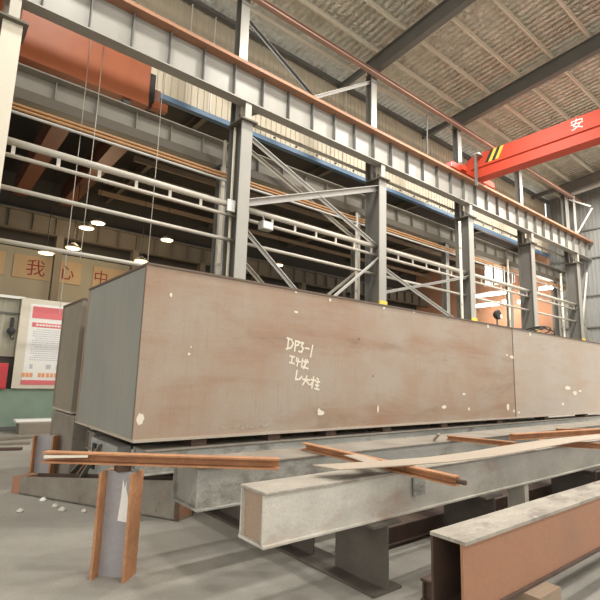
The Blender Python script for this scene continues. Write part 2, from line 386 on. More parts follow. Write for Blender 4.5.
for k in range(1, 6):
    dup(r0, (CX[k] - CX[0], 0, 0), 'slim rear column standing close behind the %s crane column from the left' % ord_(k))
# vertical downpipes
DP = [(CX[1] - .12, 12.9, 9.25), (CX[2] - .3, 12.85, 8.3), (18.62, 11.55, 8.9), (CX[4] - .75, 12.85, 8.6), (32.0, 12.6, 8.8)]
for k, (x, y, h) in enumerate(DP):
    if k == 0: x = 7.03
    t = thing('drain_pipe', 'pale upright pipe beside the %s crane column from the left' % ord_(min(k + 1, 5)), 'pipe', (x, y, 0), 'upright pipes at the columns')
    MB().tube([(x, y, 0), (x, y, h)], .06, 12).build('pipe', 'cream', t, smooth=True)
    for z in (2.5, 5, 7.6):
        MB().lathe((x, y, z), [(.075, 0), (.075, .08)], 12).build('collar', 'pipe', t)
t = thing('conduit_pole', 'thin pale conduit climbing the web of the second crane column', 'pipe', (7.13, 12.05, 0), 'upright pipes at the columns')
MB().tube([(6.97, 12.2, 0), (6.97, 12.2, 9.4)], .045, 10).build('pipe', 'cream', t, smooth=True)

# ------------------------------------------------------------------ main runway girder with rail
t = thing('crane_runway_girder', 'long pale grey crane girder with stiffeners and a rusty rail on top', 'girder', (16, 11.85, 10.1))
MB().box((-6, 11.66, 10.1), (34.9, 12.04, 10.14)).build('bottom_flange', 'girder', t)
MB().box((-6, 11.50, 11.22), (34.9, 12.12, 11.26)).build('top_flange', 'railrust', t)
MB().box((-6, 11.84, 10.14), (34.9, 11.86, 11.22)).build('web', 'girder', t)
for k in range(38):
    x = -5.2 + 1.0633 * k + .1
    if x < 34.7: MB().box((x - .012, 11.68, 10.14), (x + .012, 11.84, 11.22)).build('stiffener', 'grey', t)
rl = MB().prism((-6, 11.85, 11.26), (34.9, 11.85, 11.26), [(-.09, 0), (.09, 0), (.09, .025), (.03, .05), (.03, .14), (.06, .16), (.06, .22), (-.06, .22), (-.06, .16), (-.03, .14), (-.03, .05), (-.09, .025)])
rl.build('rail', 'railrust', t)
MB().box((-6, 11.50, 11.26), (34.9, 11.56, 11.33)).build('edge_angle', 'railrust', t)
# rear runway girder
t = thing('rear_runway_girder', 'grey crane girder on the rear columns, seen behind the pipes at left', 'girder', (10, 13.4, 8.46))
MB().box((-10, 13.19, 8.46), (34.8, 13.21, 8.74)).build('lower_band', 'annexsteel', t)
MB().box((-10, 13.21, 8.46), (34.8, 13.6, 8.5)).build('bottom_flange', 'girder2', t)
MB().box((-10, 13.08, 9.3), (34.8, 13.7, 9.34)).build('top_flange', 'girder2', t)
MB().box((-10, 13.39, 8.5), (34.8, 13.41, 9.3)).build('web', 'girder2', t)
for k in range(40): MB().box((-9 + 1.1 * k, 13.24, 8.5), (-8.98 + 1.1 * k, 13.39, 9.3)).build('stiffener', 'girder2', t)
MB().prism((-10, 13.4, 9.34), (34.8, 13.4, 9.34), [(-.07, 0), (.07, 0), (.03, .03), (.03, .1), (.05, .11), (.05, .15), (-.05, .15), (-.05, .11), (-.03, .1), (-.03, .03)]).build('rail', 'pipe', t)

# ------------------------------------------------------------------ horizontal pipes between columns
for k in range(5):
    xa, xb = CX[k] + .02, CX[k + 1] - .02
    nm = 'between the %s and %s crane columns from the left' % (ord_(k), ord_(k + 1))
    t = thing('pipe_truss', 'pale double pipe ladder spanning ' + nm, 'pipe', ((xa + xb) / 2, 12.1, 6.5), 'double pipes between columns')
    MB().tube([(xa, 12.05, 6.75), (xb, 12.05, 6.75)], .09, 12).build('top_pipe', 'pipe', t, smooth=True)
    MB().tube([(xa, 12.05, 6.42), (xb, 12.05, 6.42)], .05, 10).build('lower_pipe', 'pipe', t, smooth=True)
    s_ = int((xb - xa) / .95)
    for i in range(s_ + 1):
        xx = xa + .35 + i * .95
        if xx < xb: MB().box((xx - .04, 12.03, 6.44), (xx + .04, 12.07, 6.70)).build('strut', 'pipe', t)
    if k == 0: MB().box((xb - .42, 11.9, 6.50), (xb - .16, 11.96, 6.86)).build('end_plate', 'white', t)
    single(MB().tube([(xa, 12.1, 5.66), (xb, 12.1, 5.66)], .055, 10), 'tie_pipe', 'pipe', 'thin pale pipe ' + nm, 'pipe', 'single pipes between columns', smooth=True)
single(MB().tube([(CX[0] + .02, 12.1, 4.42), (CX[1] - .02, 12.1, 4.42)], .055, 10), 'tie_pipe', 'pipe', 'lowest thin pale pipe, at the height of the banner tops', 'pipe', 'single pipes between columns', smooth=True)
for i, (z, m, c) in enumerate(((8.08, 'orangepipe', 'upper orange'), (7.98, 'orangepipe', 'lower orange'), (7.87, 'brace', 'whitish'))):
    single(MB().tube([(-8, 12.85, z), (34.6, 12.85, z)], .04, 8), 'conduit', m, '%s conduit of the bundle running behind the columns above the pipe ladder' % c, 'conduit', 'conduit bundle', smooth=True)
t = thing('bus_bar', 'thin brown conductor tray hung under the crane girder, right of second column', 'conductor', (20, 12.9, 10.0))
MB().prism((7.4, 12.75, 10.05), (34.6, 12.75, 10.05), [(0, 0), (.1, 0), (.1, .02), (.02, .02), (.02, .14), (0, .14)]).build('tray', 'pipe', t)
for i in range(26): MB().box((7.9 + i, 12.77, 10.0), (7.96 + i, 12.83, 10.05)).build('insulator', 'grey', t)
for x in CX[1:]: MB().box((x - .03, 12.48, 10.07), (x + .03, 12.76, 10.12)).build('arm', 'grey', t)

# ------------------------------------------------------------------ braces
BG = 'diagonal braces between columns'
def brace(p0, p1, label, y=None, m='brace', w=.11):
    single(MB().angle(p0, p1, w, .02, up=(0, -1, 0)), 'diagonal_brace', m, label, 'brace', BG)
c = CX
brace((c[1] + .05, 12.05, 9.3), (c[2] - .05, 12.05, 6.82), 'pale brace falling right from below the girder at the second column')
brace((c[1] + .05, 11.98, 6.95), (c[2] - .05, 11.98, 9.25), 'broad pale brace rising right to the top of the third column', w=.2)
brace((c[1] + .15, 12.98, 9.6), (c[2] - .15, 12.98, 7.2), 'grey brace falling right behind the pale cross, between the rear columns', m='pipe')
brace((c[1] + .05, 12.05, 6.3), (c[2] - .05, 12.05, 1.4), 'pale brace falling right from the pipe ladder to behind the box')
brace((c[1] + .15, 12.98, 5.9), (c[2] - .15, 12.98, 1.2), 'grey brace falling right from rear column toward the box top', m='pipe')
brace((c[1] + .05, 11.98, 1.4), (c[2] - .05, 11.98, 6.3), 'pale brace rising from the box top to the third column below the pipe ladder')
brace((c[1] + .15, 12.98, 1.4), (c[2] - .15, 12.98, 5.95), 'grey brace rising behind to the third column at mid height', m='pipe')
brace((c[2] + .05, 12.05, 6.1), (c[3] - .05, 12.05, 4.1), 'pale brace falling right from third to fourth column')
brace((c[2] + .05, 11.98, 4.95), (c[3] - .05, 11.98, 6.6), 'pale brace rising right from third to fourth column')
brace((c[5] + .05, 12.05, 6.6), (34.6, 12.05, 4.6), 'brace falling right beyond the last column')
brace((c[5] + .05, 11.98, 4.4), (34.6, 11.98, 9.2), 'brace rising right beyond the last column')
brace((c[1] + .17, 12.36, 10.05), (c[2] - .17, 12.36, 14.0), 'pale brace rising to the upper shaft of the third column above the rail')
brace((c[1] + .17, 12.30, 13.5), (c[2] - .17, 12.30, 10.3), 'dark brace falling right above the rail, crossing the pale one', m='greydark')
brace((33.0, 12.2, 14.0), (33.0, 10.9, 13.15), 'pale strut dropping from the last column head by the end wall')
brace((33.0, 11.88, 11.5), (33.0, 10.85, 13.1), 'thin strut rising to the end of the short strut by the grey end wall')
for i, (y, w) in enumerate(((12.3, .12), (11.85, .10))):
    single(MB().bar((33.0, y, 11.5), (33.0, y, 14.2), w, w), 'end_post', 'brace', ('left' if i == 0 else 'right') + ' one of two pale posts above the rail near the end wall', 'post', 'posts near the end wall')
single(MB().prism((33.0, 12.3, 14.35), (33.0, -3, 15.9), [(-.1, -.12), (.1, -.12), (.1, .12), (-.1, .12)]), 'end_rafter', 'brace', 'pale slim rafter nearest the grey end wall', 'rafter')

# ------------------------------------------------------------------ red bridge crane in the main hall
t = thing('bridge_crane', 'red orange overhead crane beam with black and yellow stripes near its end', 'crane', (20, 0, 11.5))
gx = 20.35
UP = lambda z: 1.6 + (z - 1.6) * 1.0175
pr = [(0.0, 12.60), (0.6, 12.60), (.6, 11.44), (.64, 11.44), (.64, 11.38), (-.02, 11.38), (-.02, 11.45), (.06, 11.45), (.06, 11.86), (-.02, 11.90), (-.02, 11.97), (0, 12.0)]
g = MB(); n = len(pr)
def girder_section(y, cut=0.0):
    # near the end the top chord tapers down
    return [(gx + a, y, UP(b if b < 12.1 else b - cut)) for a, b in pr]
secs = [girder_section(-11.0), girder_section(11.75), girder_section(12.6, .5)]
g.v = [Vector(p) for s_ in secs for p in s_]
for j in range(2):
    for i in range(n): g.f.append((j * n + i, j * n + (i + 1) % n, (j + 1) * n + (i + 1) % n, (j + 1) * n + i))
g.f += [tuple(range(n)), tuple(range(2 * n, 3 * n))]
gd = g.build('girder', 'crane', t)
for i in range(4):
    ya = 11.15 - i * .17
    MB().add([(gx - .004, ya, UP(12.02)), (gx - .004, ya - .17, UP(12.02)), (gx - .004, ya - .47, UP(12.58)), (gx - .004, ya - .30, UP(12.58))], [(0, 1, 2, 3)]).build('stripe', 'black' if i % 2 == 0 else 'yellow', gd)
a = at(571, 127, X=gx); b = at(583.5, 127, X=gx)
text_mesh('\u5b89', 'painted_character', 'white', (gx, a.y, UP(12.06)), (0, -1, 0), (0, 0, 1), .48, gd, .006, width=abs(a.y - b.y), bold=.0)
e = MB().box((18.4, 11.68, 11.56), (22.2, 12.02, 11.88)); e.build('end_truck', 'crane', t, bevel=.03)
for xx in (18.75, 21.85):
    MB().lathe((xx, 11.78, 11.64), [(.12, 0), (.16, .02), (.16, .13), (.12, .15)], 20, axis=(0, 1, 0)).build('wheel', 'greydark', t)
MB().box((18.3, 11.7, 11.6), (18.4, 12.0, 11.8)).build('buffer', 'redfaded', t)
MB().box((19.0, 11.55, 11.6), (19.4, 11.68, 11.85)).build('motor', 'crane', t)
MB().bar((19.98, 11.42, 11.0), (19.98, 11.42, 12.66), .11, .11).build('collector_post', 'greydark', t)
MB().box((19.92, 11.25, 12.6), (20.36, 11.5, 12.68)).build('post_cap', 'girder', t)
# camera-like junction box on a bracket near the rail
t = thing('limit_switch', 'small dark switch box hanging on a stem above the rail left of the crane', 'switch', (17.2, 12.2, 11.7))
MB().tube([(17.3, 12.3, 11.9), (17.3, 12.3, 14.05)], .035, 8).build('stem', 'greydark', t)
MB().box((17.18, 12.2, 11.65), (17.42, 12.4, 11.95)).build('housing', 'black', t, bevel=.02)

# ------------------------------------------------------------------ crane in the annex
t = thing('annex_bridge_crane', 'dim orange brown double girder crane behind the pipes at upper left', 'crane', (2, 19, 9.4))
MB().box((-6.5, 13.22, 9.62), (4.5, 13.62, 11.0)).build('end_truck', 'crane2', t)
MB().box((4.5, 13.2, 9.8), (4.66, 13.64, 10.7)).build('buffer', 'black', t)
for xa, xb in ((2.55, 3.1), (4.55, 5.1)):
    MB().box((xa - .0, 14.0, 9.72), (xb, 24.9, 10.6)).build('girder', 'crane3', t)
for xa in (2.6, 4.6): MB().box((xa, 13.62, 9.8), (xa + .4, 14.0, 10.5)).build('girder_end', 'crane3', t)
MB().box((4.66, 13.32, 9.7), (5.15, 13.55, 9.95)).build('bracket', 'crane2', t)
for xx in (-6.0, 3.9): MB().lathe((xx, 13.34, 9.62), [(.13, 0), (.13, .12)], 16, axis=(0, 1, 0)).build('wheel', 'greydark', t)
# far runway and columns in the annex
t = thing('far_runway_girder', 'dim brownish girder with stiffeners along the far side of the annex', 'girder', (8, 25, 8.1))
MB().box((-12, 24.8, 8.1), (34.9, 25.2, 8.14)).build('bottom_flange', 'annexsteel', t)
MB().box((-12, 24.99, 8.14), (34.9, 25.01, 9.0)).build('web', 'annexsteel', t)
MB().box((-12, 24.8, 9.0), (34.9, 25.2, 9.04)).build('top_flange', 'annexsteel', t)
MB().box((-12, 24.96, 9.04), (34.9, 25.04, 9.15)).build('rail', 'greydark', t)
for k in range(46): MB().box((-11.5 + k, 24.82, 8.14), (-11.48 + k, 24.99, 9.0)).build('stiffener', 'annexsteel', t)
def far_col(x, label):
    t = thing('annex_column', label, 'column', (x, 25, 0), 'far columns of the annex')
    MB().box((x - .16, 24.78, 0), (x + .16, 24.8, 8.1)).build('flange', 'annexsteel', t)
    MB().box((x - .16, 25.2, 0), (x + .16, 25.22, 8.1)).build('flange', 'annexsteel', t)
    MB().box((x - .01, 24.8, 0), (x + .01, 25.2, 8.1)).build('web', 'annexsteel', t)
    return t
fc = [far_col(4.75, 'dim annex column left of the first banner characters, behind the notice board')]
for x, lb in ((8.75 - .25, 'dim annex column between the two cream banners'), (12.5, 'dim annex column right of the second banner, above the box corner'),
              (16.4, 'dim annex column seen just left of the second crane column'), (20.3, 'dim annex column seen right of the second crane column'), (24.2, 'dim annex column seen through the braces'), (28.1, 'dim annex column seen left of the third crane column')):
    dup(fc[0], (x - 4.75, 0, 0), lb)
# banners
def banner(x0, x1, z0, z1, chars, label, part=None):
    t = thing('slogan_banner', label, 'banner', ((x0 + x1) / 2, 26.47, z0), 'red lettered banners in the annex')
    MB().box((x0, 26.42, z0), (x1, 26.495, z1)).build('sheet', 'bannercloth', t)
    for ch, xc, h in chars: text_mesh(ch, 'character', 'bannerred', (xc, 26.42, (z0 + z1) / 2 - h / 2), (1, 0, 0), (0, 0, 1), h, t, .01, bold=.0)
    return t
banner(.9, 2.75, 6.1, 7.25, [], 'cream banner at the left edge behind the pipes, its lettering cut off')
banner(3.1, 6.25, 6.08, 7.25, [('\u6211', 3.68, .82), ('\u5fc3', 5.10, .74)], 'cream banner with two dark red characters above the notice board')
banner(6.85, 11.2, 6.08, 7.25, [('\u4e2d', 6.93, .74)], 'cream banner with one red character just above the big box end')
# annex lamps
def point(name, loc, power, col, size):
    ld = bpy.data.lights.new(name, 'POINT'); ld.energy = power; ld.color = col; ld.shadow_soft_size = size
    o = bpy.data.objects.new(name, ld); COL.objects.link(o); o.location = loc; return o
for k in range(1, 6):
    t = thing('annex_rafter', 'dim rafter crossing the annex behind the %s crane column from the left' % ord_(k), 'rafter', (CX[k], 20, 10.8), 'rafters of the annex')
    MB().hsec((CX[k], 14.64, 11.08), (CX[k], 26.33, 11.08), .2, .42, .015, .012).build('beam', 'annexsteel', t)
for k in range(6):
    y = 16.0 + 1.7 * k
    single(MB().box((6.2, y, 10.62), (34.8, y + .08, 10.87)), 'annex_purlin', 'wood', 'dim annex purlin, %s one behind the colonnade' % ord_(k), 'purlin', 'purlins of the annex')
def lamp(x, z, label):
    t = thing('bay_lamp', label, 'lamp', (x, 21.5, z), 'warm lamps in the annex')
    MB().tube([(x, 21.5, z + .2), (x, 21.5, 11.3)], .015, 6).build('hanger', 'black', t)
    MB().lathe((x, 21.5, z), [(.3, 0), (.34, .01), (.16, .16), (.09, .22)], 18).build('reflector', 'greydark', t, smooth=True)
    MB().lathe((x, 21.5, z - .03), [(.27, 0), (.29, .03)], 18).build('bulb_cover', 'lampglow', t)
    point('bay_light', (x, 21.5, z - .35), 90, (1, .74, .45), .25)
for px, py, lb in ((86, 228, 'left lamp of the close warm pair high in the annex'), (98, 223, 'right lamp of the close warm pair high in the annex'), (73, 248, 'warm lamp above the heart character of the banner'),
                   (46, 253, 'warm lamp above the first banner character'), (141, 261, 'warm lamp just above the top corner of the big box'), (167, 240, 'brightest warm lamp, left of the second crane column'), (278, 265, 'warm lamp low between second and third crane columns')):
    p = at(px, py, Y=21.5); lamp(p.x, p.z, lb)
# fluorescent battens before the terracotta wall
def batten(y0, y1, x, z, label):
    t = thing('fluorescent_batten', label, 'lamp', (x, (y0 + y1) / 2, z), 'fluorescent lights at the annex end')
    MB().box((x - .1, y0, z + .06), (x + .1, y1, z + .16)).build('housing', 'white', t)
    MB().tube([(x, y0 + .03, z), (x, y1 - .03, z)], .11, 10).build('tube', 'tube', t)
    point('tube_light', (x - .5, (y0 + y1) / 2, z - .35), 110 * max(.4, min(1.6, y1 - y0)), (1, .88, .74), .4)
    for y in (y0 + .4, y1 - .4): MB().tube([(x, y, z + .16), (x, y, 11.3)], .012, 6).build('hanger', 'greydark', t)
for (xa, ya, xb, yb, X, lb) in ((475, 298, 511, 290, 32, 'long bright tube light right of the fourth crane column'), (476, 307, 499, 303, 33, 'second tube light hanging just below the longest one'), (503, 303, 509, 301, 33.6, 'short tube light right of the lower long tube'),
                                (539, 290, 556, 286, 33, 'bright tube light right of the fifth crane column'), (518, 303, 525, 301, 33.6, 'short tube light left of the fifth crane column')):
    p = at(xa, ya, X=X); q = at(xb, yb, X=X); batten(min(p.y, q.y), max(p.y, q.y), X, (p.z + q.z) / 2, lb)
w1 = struct(MB().box((34.9, 17.1, 9.3), (34.97, 19.6, 11.0)), 'window_1', 'daylit')
for i in range(4): MB().box((34.86, 17.1 + i * .8, 9.3), (34.9, 17.18 + i * .8, 11.0)).build('window_frame', 'greydark', w1)

# floodlight under the pipes
t = thing('flood_light', 'small square white floodlight hanging below the pipe right of second column', 'lamp', (8.1, 12.0, 6.3))
p = at(265, 223, Y=11.85)
MB().bar(p + Vector((-.2, -.05, -.12)), p + Vector((.2, -.05, -.12)), .26, .26).build('housing', 'girder', t)
MB().box(p + Vector((-.17, -.195, -.22)), p + Vector((.17, -.18, -.02))).build('lens', 'white', t)
MB().tube([p + Vector((0, 0, 0)), p + Vector((0, .2, .35))], .025, 8).build('bracket', 'greydark', t)
# hanging cables in the first bay
for px, y0, z1, z0, lb in ((92, 12.6, 11.9, 4.4, 'thin hanging cable left of the annex crane end'), (78, 13.0, 12.2, 3.0, 'thin cable hanging to the notice board'), (157, 12.6, 12.0, 4.3, 'thin hanging cable passing the end of the orange crane truck')):
    p = at(px, 150, Y=y0)
    single(MB().tube([(p.x, y0, z0), (p.x + .02, y0, (z0 + z1) / 2), (p.x, y0, z1)], .009, 6), 'hanging_cable', 'pipe', lb, 'cable', 'hanging cables')
for px, lb in ((185, 'left white rod hanging before the beige upper wall, left of second column'), (210, 'right white rod hanging before the beige upper wall, left of second column'), (346, 'white rod before the upper wall left of third column')):
    p = at(px, 110, Y=14.35)
    single(MB().tube([(p.x, 14.35, 11.0), (p.x, 14.35, 14.9)], .022, 6), 'hanging_rod', 'white', lb, 'rod', 'white rods on the upper wall')

# ------------------------------------------------------------------ big box girder
X0, X1, Y0, Y1, Z0, Z1 = 1.915, 15.9, 5.17, 7.55, .85, 2.85
t = thing('steel_box_girder', 'huge rusty brown steel box girder with white handwriting on its long side', 'steel box', (X0, Y0, Z0))
front = MB().box((X0, Y0 + .012, Z0 + .03), (10.36, Y0 + .035, Z1 - .025)).build('side_plate', 'mill', t)
M['mill2'] = mill('rusty_mill_plate_second', (.44, .36, .29), (.46, .41, .35), (.42, .28, .19), (.30, .22, .16))
MB().box((10.36, Y0 + .012, Z0 + .03), (X1, Y0 + .035, Z1 - .025)).build('side_plate', 'mill2', t)
MB().box((X0, Y1 - .035, Z0 + .03), (X1, Y1 - .012, Z1 - .025)).build('side_plate', 'mill', t)
MB().box((X0, Y0 - .012, Z0), (X1, Y1 + .012, Z0 + .03)).build('bottom_plate', 'edge', t)
MB().box((X0, Y0 - .006, Z1 - .025), (X1, Y1 + .006, Z1)).build('top_plate', 'edge_dark', t)
MB().box((X0 + .02, Y0 + .035, Z0 + .03), (X0 + .045, Y1 - .035, Z1 - .025)).build('end_plate', 'mill_end', t)
MB().box((10.35, Y0 + .006, Z0 + .03), (10.375, Y0 + .012, Z1 - .025)).build('weld_seam', 'edge_dark', t)
MB().box((X0, Y0 + .033, Z0 + .03), (X0 + .022, Y0 + .06, Z1 - .03)).build('corner_weld', 'edge_dark', t)
def onside(px, py): return at(px, py, Y=Y0 + .009)
def px_strokes(lines, w):
    mb = MB()
    for ln in lines:
        P = [onside(*q) for q in ln]
        for i in range(len(P) - 1):
            d = (P[i + 1] - P[i]); d = d.normalized() if d.length else Vector((1, 0, 0)); nn = Vector((-d.z, 0, d.x)) * w / 2; e_ = d * w * .35
            lift_ = Vector((0, -.00012 * (len(mb.f) + 1), 0))   # later strokes lie over earlier ones
            mb.add([q_ + lift_ for q_ in (P[i] - e_ + nn, P[i] - e_ - nn, P[i + 1] + e_ - nn, P[i + 1] + e_ + nn)], [(0, 1, 2, 3)])
    return mb
W1 = [[(288.6, 338.5), (287.6, 348.5)], [(287.2, 338), (291.6, 339.6), (293.2, 343.6), (291.2, 347.6), (286.4, 349)],          # D
      [(295.6, 341), (294.6, 351)], [(295.6, 341), (299, 341.8), (298.4, 345), (295.2, 345.6)],                                  # P
      [(300, 342.6), (303.4, 343), (301.2, 346), (303.2, 348.2), (301.6, 352), (298.6, 351.4)],                                  # 3
      [(305.2, 348), (309, 348.8)], [(312.6, 345.5), (310.4, 357)]]                                                             # - 1
W2 = [[(290, 356), (294.5, 357)], [(292.3, 356.5), (291.4, 363)], [(289.4, 362.4), (294.2, 363.6)],
      [(297, 357.6), (296.4, 359.4)], [(296, 361), (300.4, 361.8)], [(298.4, 359), (297, 366)],
      [(302.5, 358.8), (301.4, 367)], [(301.8, 361), (308.4, 362.4)], [(305.6, 359.6), (304.4, 368)], [(301.6, 366.4), (308, 368.6)], [(307.6, 360), (303, 368.6)]]
W3 = [[(297, 370.5), (295.6, 379.5), (299.4, 379.2), (301.8, 376.6)],
      [(302.6, 379.2), (309.6, 380)], [(306.8, 376), (305.6, 380), (302.6, 384.8)], [(305.8, 380), (309, 384.6)],
      [(311, 379.6), (315.4, 380.4)], [(313.6, 377), (311.8, 388)], [(312.8, 382), (310.4, 385)], [(317, 378.4), (318.4, 379.8)], [(316, 381.4), (319.6, 382)], [(317.6, 381.8), (316.6, 388.4)], [(315.4, 385), (318.6, 385.6)], [(314.6, 388.6), (318.8, 389.6)]]
px_strokes(W1, .026).build('chalk_writing', 'paint', front)
px_strokes(W2, .024).build('chalk_writing', 'paint', front)
px_strokes(W3, .026).build('chalk_writing', 'paint', front)
rr = random.Random(3)
blob_n = [0]
def blob(px, py, rx, ry, nn=14, jag=.35):
    blob_n[0] += 1; c_ = onside(px, py) + Vector((0, -.00008 * blob_n[0], 0)); k_ = (onside(px + 1, py).x - c_.x); kz = abs(onside(px, py + 1).z - c_.z)
    return MB().add([c_ + Vector((math.cos(i * 2 * math.pi / nn) * rx * k_ * (1 - jag * rr.random()), 0, math.sin(i * 2 * math.pi / nn) * ry * kz * (1 - jag * rr.random()))) for i in range(nn)], [tuple(range(nn))])
for b_ in ((140, 419, 6, 8), (321, 413, 5.5, 4), (319, 410.5, 2, 3), (378, 409, 1.3, 5.5), (444, 407, 3.6, 2.4), (508, 407, 2.2, 4.5), (514, 411, 1.3, 2.2), (519, 412.5, 2, 1.5), (464, 394, 2.2, 1.6), (469, 409, 1.3, 2.5),
           (512, 357, 3.5, 2.2), (507, 355, 1.5, 1.5), (563, 404, 2, 2), (568, 388, 4, 3), (575, 393, 3, 3), (580, 391, 2, 1.5), (296, 312, 3, 1.6), (296, 292.5, 2, 1.4), (330, 300, 2, 2.2), (384, 308, 2, 2), (414, 312, 1.6, 1.4), (488, 326, 1.3, 2.6), (530, 334, 1.3, 3), (189, 354, 2, 2), (191, 347, 1.2, 1.2), (171, 295, 2, 3)):
    blob(b_[0], b_[1], b_[2] * .8, b_[3] * .85).build('paint_patch', 'paint', front)
for i in range(26):   # rough scraped scale near the lower edge
    px = 222 + rr.random() * 48; py = 431.5 - (px - 222) * .07 - rr.random() * 4
    blob(px, py - 1, .6 + rr.random() * 1.4, .5 + rr.random() * .8, 8).build('scrape_mark', 'edge', front)
for px, py in ((359, 339), (373, 376)):
    blob(px, py, 1, 1).build('scrape_mark', 'edge_dark', front)
# second box behind
t = thing('steel_box_girder', 'smaller brownish grey steel box girder standing behind the huge one at left', 'steel box', (1.92, 7.9, .95))
xa, ya, yb, za, zb = 1.92, 7.85, 9.14, .95, 2.74
MB().box((xa + .02, ya + .03, za + .03), (xa + .04, yb - .03, zb - .03)).build('end_plate', 'mill_brown', t)
MB().box((xa, ya, za), (14, yb, za + .03)).build('bottom_plate', 'edge', t)
MB().box((xa, ya, zb - .03), (14, yb, zb)).build('top_plate', 'edge_dark', t)
for y in (ya + .006, yb - .03): MB().box((xa, y, za + .03), (14, y + .024, zb - .03)).build('side_plate', 'mill_brown', t)

# ------------------------------------------------------------------ steel stock under and in front of the box
def lipbeam(name, label, x0, x1, y0, y1, z0, z1, m, group, endm=None, topm=None, lip=.018, fl=.022):
    t = thing(name, label, 'steel beam', (x0, (y0 + y1) / 2, z0), group)
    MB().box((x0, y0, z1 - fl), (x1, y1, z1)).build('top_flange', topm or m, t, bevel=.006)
    MB().box((x0, y0, z0), (x1, y1, z0 + fl)).build('bottom_flange', m, t, bevel=.006)
    for y in (y0 + lip, y1 - lip - .014): MB().box((x0, y, z0 + fl), (x1, y + .014, z1 - fl)).build('web', m, t)
    MB().box((x0 + .03, y0 + lip + .014, z0 + fl), (x0 + .045, y1 - lip - .014, z1 - fl)).build('end_plate', endm or m, t)
    return t
BGp = 'stock beams laid side by side before the box'
lipbeam('stock_beam', 'dull grey beam directly below the lower edge of the huge box', 2.05, 16, 5.12, 5.52, .50, .765, 'galv', BGp, topm='dusty')  # top flange darkened here and on the next beam: dust plus painted shade
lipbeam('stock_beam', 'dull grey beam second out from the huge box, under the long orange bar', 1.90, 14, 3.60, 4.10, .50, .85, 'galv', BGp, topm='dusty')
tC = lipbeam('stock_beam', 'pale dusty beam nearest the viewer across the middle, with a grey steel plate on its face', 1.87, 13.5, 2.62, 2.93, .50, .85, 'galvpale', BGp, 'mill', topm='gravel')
pa = at(413, 478, Y=2.62); pb = at(424, 494, Y=2.62)
MB().box((pa.x, 2.606, pb.z), (pb.x, 2.619, pa.z)).build('patch_plate', M['galv'], tC)
tD = thing('stock_beam', 'rusty brown faced beam cut by the lower right corner of the picture', 'steel beam', (2.7, 1.73, .28), BGp)
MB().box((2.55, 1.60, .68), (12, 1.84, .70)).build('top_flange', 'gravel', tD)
MB().box((2.55, 1.62, .30), (12, 1.635, .68)).build('web', 'railrust', tD)
MB().box((2.55, 1.60, .28), (12, 1.84, .30)).build('bottom_flange', 'rust_and_shade', tD)
MB().box((2.55, 1.82, .30), (12, 1.835, .68)).build('web', 'rust_and_shade', tD)
lipbeam('stock_beam', 'dark beam lying on the floor under the gap behind the pale dusty beam', 3.3, 13, 3.15, 3.4, .021, .2, 'rust_and_shade', BGp)
lipbeam('stock_beam', 'dark beam on the floor just before the foot of the pale dusty beam', 3.1, 13, 2.05, 2.33, 0, .16, 'rust_and_shade', BGp)  # this and the next beam added; their dark colour paints the shaded gap
lipbeam('stock_beam', 'dark narrow beam on the floor beside the rusty brown faced beam', 3.9, 13, 1.97, 2.03, 0, .13, 'dusty', BGp)
lipbeam('stock_beam', 'dull beam under the far side of the huge box', 2.05, 16, 7.0, 7.4, .50, .755, 'dusty', BGp)
# spacer blocks between beams and box
SG = 'packing blocks under the box'
for i, x in enumerate((2.62, 3.72, 4.75, 6.0, 7.6, 9.6, 11.8, 14.2)):
    single(MB().box((x, 5.2, .765), (x + .2, 5.45, .85)), 'packing_block', 'rust_and_shade', 'dark packing block between the huge box and its beam, %s from the near end' % ord_(i), 'block', SG)
for i, x in enumerate((2.8, 8, 13.5)):
    single(MB().box((x, 7.05, .755), (x + .25, 7.35, .85)), 'packing_block', 'rust_and_shade', 'dark packing block under the far side of the huge box, %s from the near end' % ord_(i), 'block', 'packing blocks under the far side')
# cross bearers on the floor
CG = 'cross bearers under the stock beams'
for i, (x, y0, y1) in enumerate(((3.0, 2.55, 7.6), (4.6, 2.55, 9.0), (7.2, 2.55, 9.0), (10.2, 2.55, 9.0), (13.0, 2.55, 9.0))):
    t = thing('cross_bearer', 'dark H-section bearer on the floor under the beams, %s from the left' % ord_(i), 'bearer', (x, (y0 + y1) / 2, 0), CG)
    MB().box((x - .16, y0, .48), (x + .16, y1, .5)).build('top_flange', 'bearer_shade', t)
    MB().box((x - .16, y0, 0), (x + .16, y1, .02)).build('bottom_flange', 'bearer_shade', t)
    for yy in ((y0, 3.13), (3.42, y1)): MB().box((x - .008, yy[0], .02), (x + .008, yy[1], .48)).build('web', 'bearer_shade', t)
for i, x in enumerate((5.4, 8.3, 11.2)):
    single(MB().box((x, 2.64, 0), (x + .09, 2.84, .5)), 'prop_post', 'galvpale', 'short pale prop under the pale dusty beam, %s from the left' % ord_(i), 'prop', 'props under the pale beam')
for i, x in enumerate((3.2, 7, 11)):
    single(MB().box((x, 1.5, 0), (x + .3, 1.95, .28)), 'timber_block', 'wood', 'timber block under the rusty brown faced beam, %s from the left' % ord_(i), 'block', 'timber blocks at the lower right')
for i, x in enumerate((4.45, 10.05, 12.85)):
    single(MB().box((x, 7.9, .5), (x + .3, 9.05, .95)), 'support_block', 'galv', 'grey block under the smaller box, %s from the near end' % ord_(i), 'block', 'blocks under the smaller box')

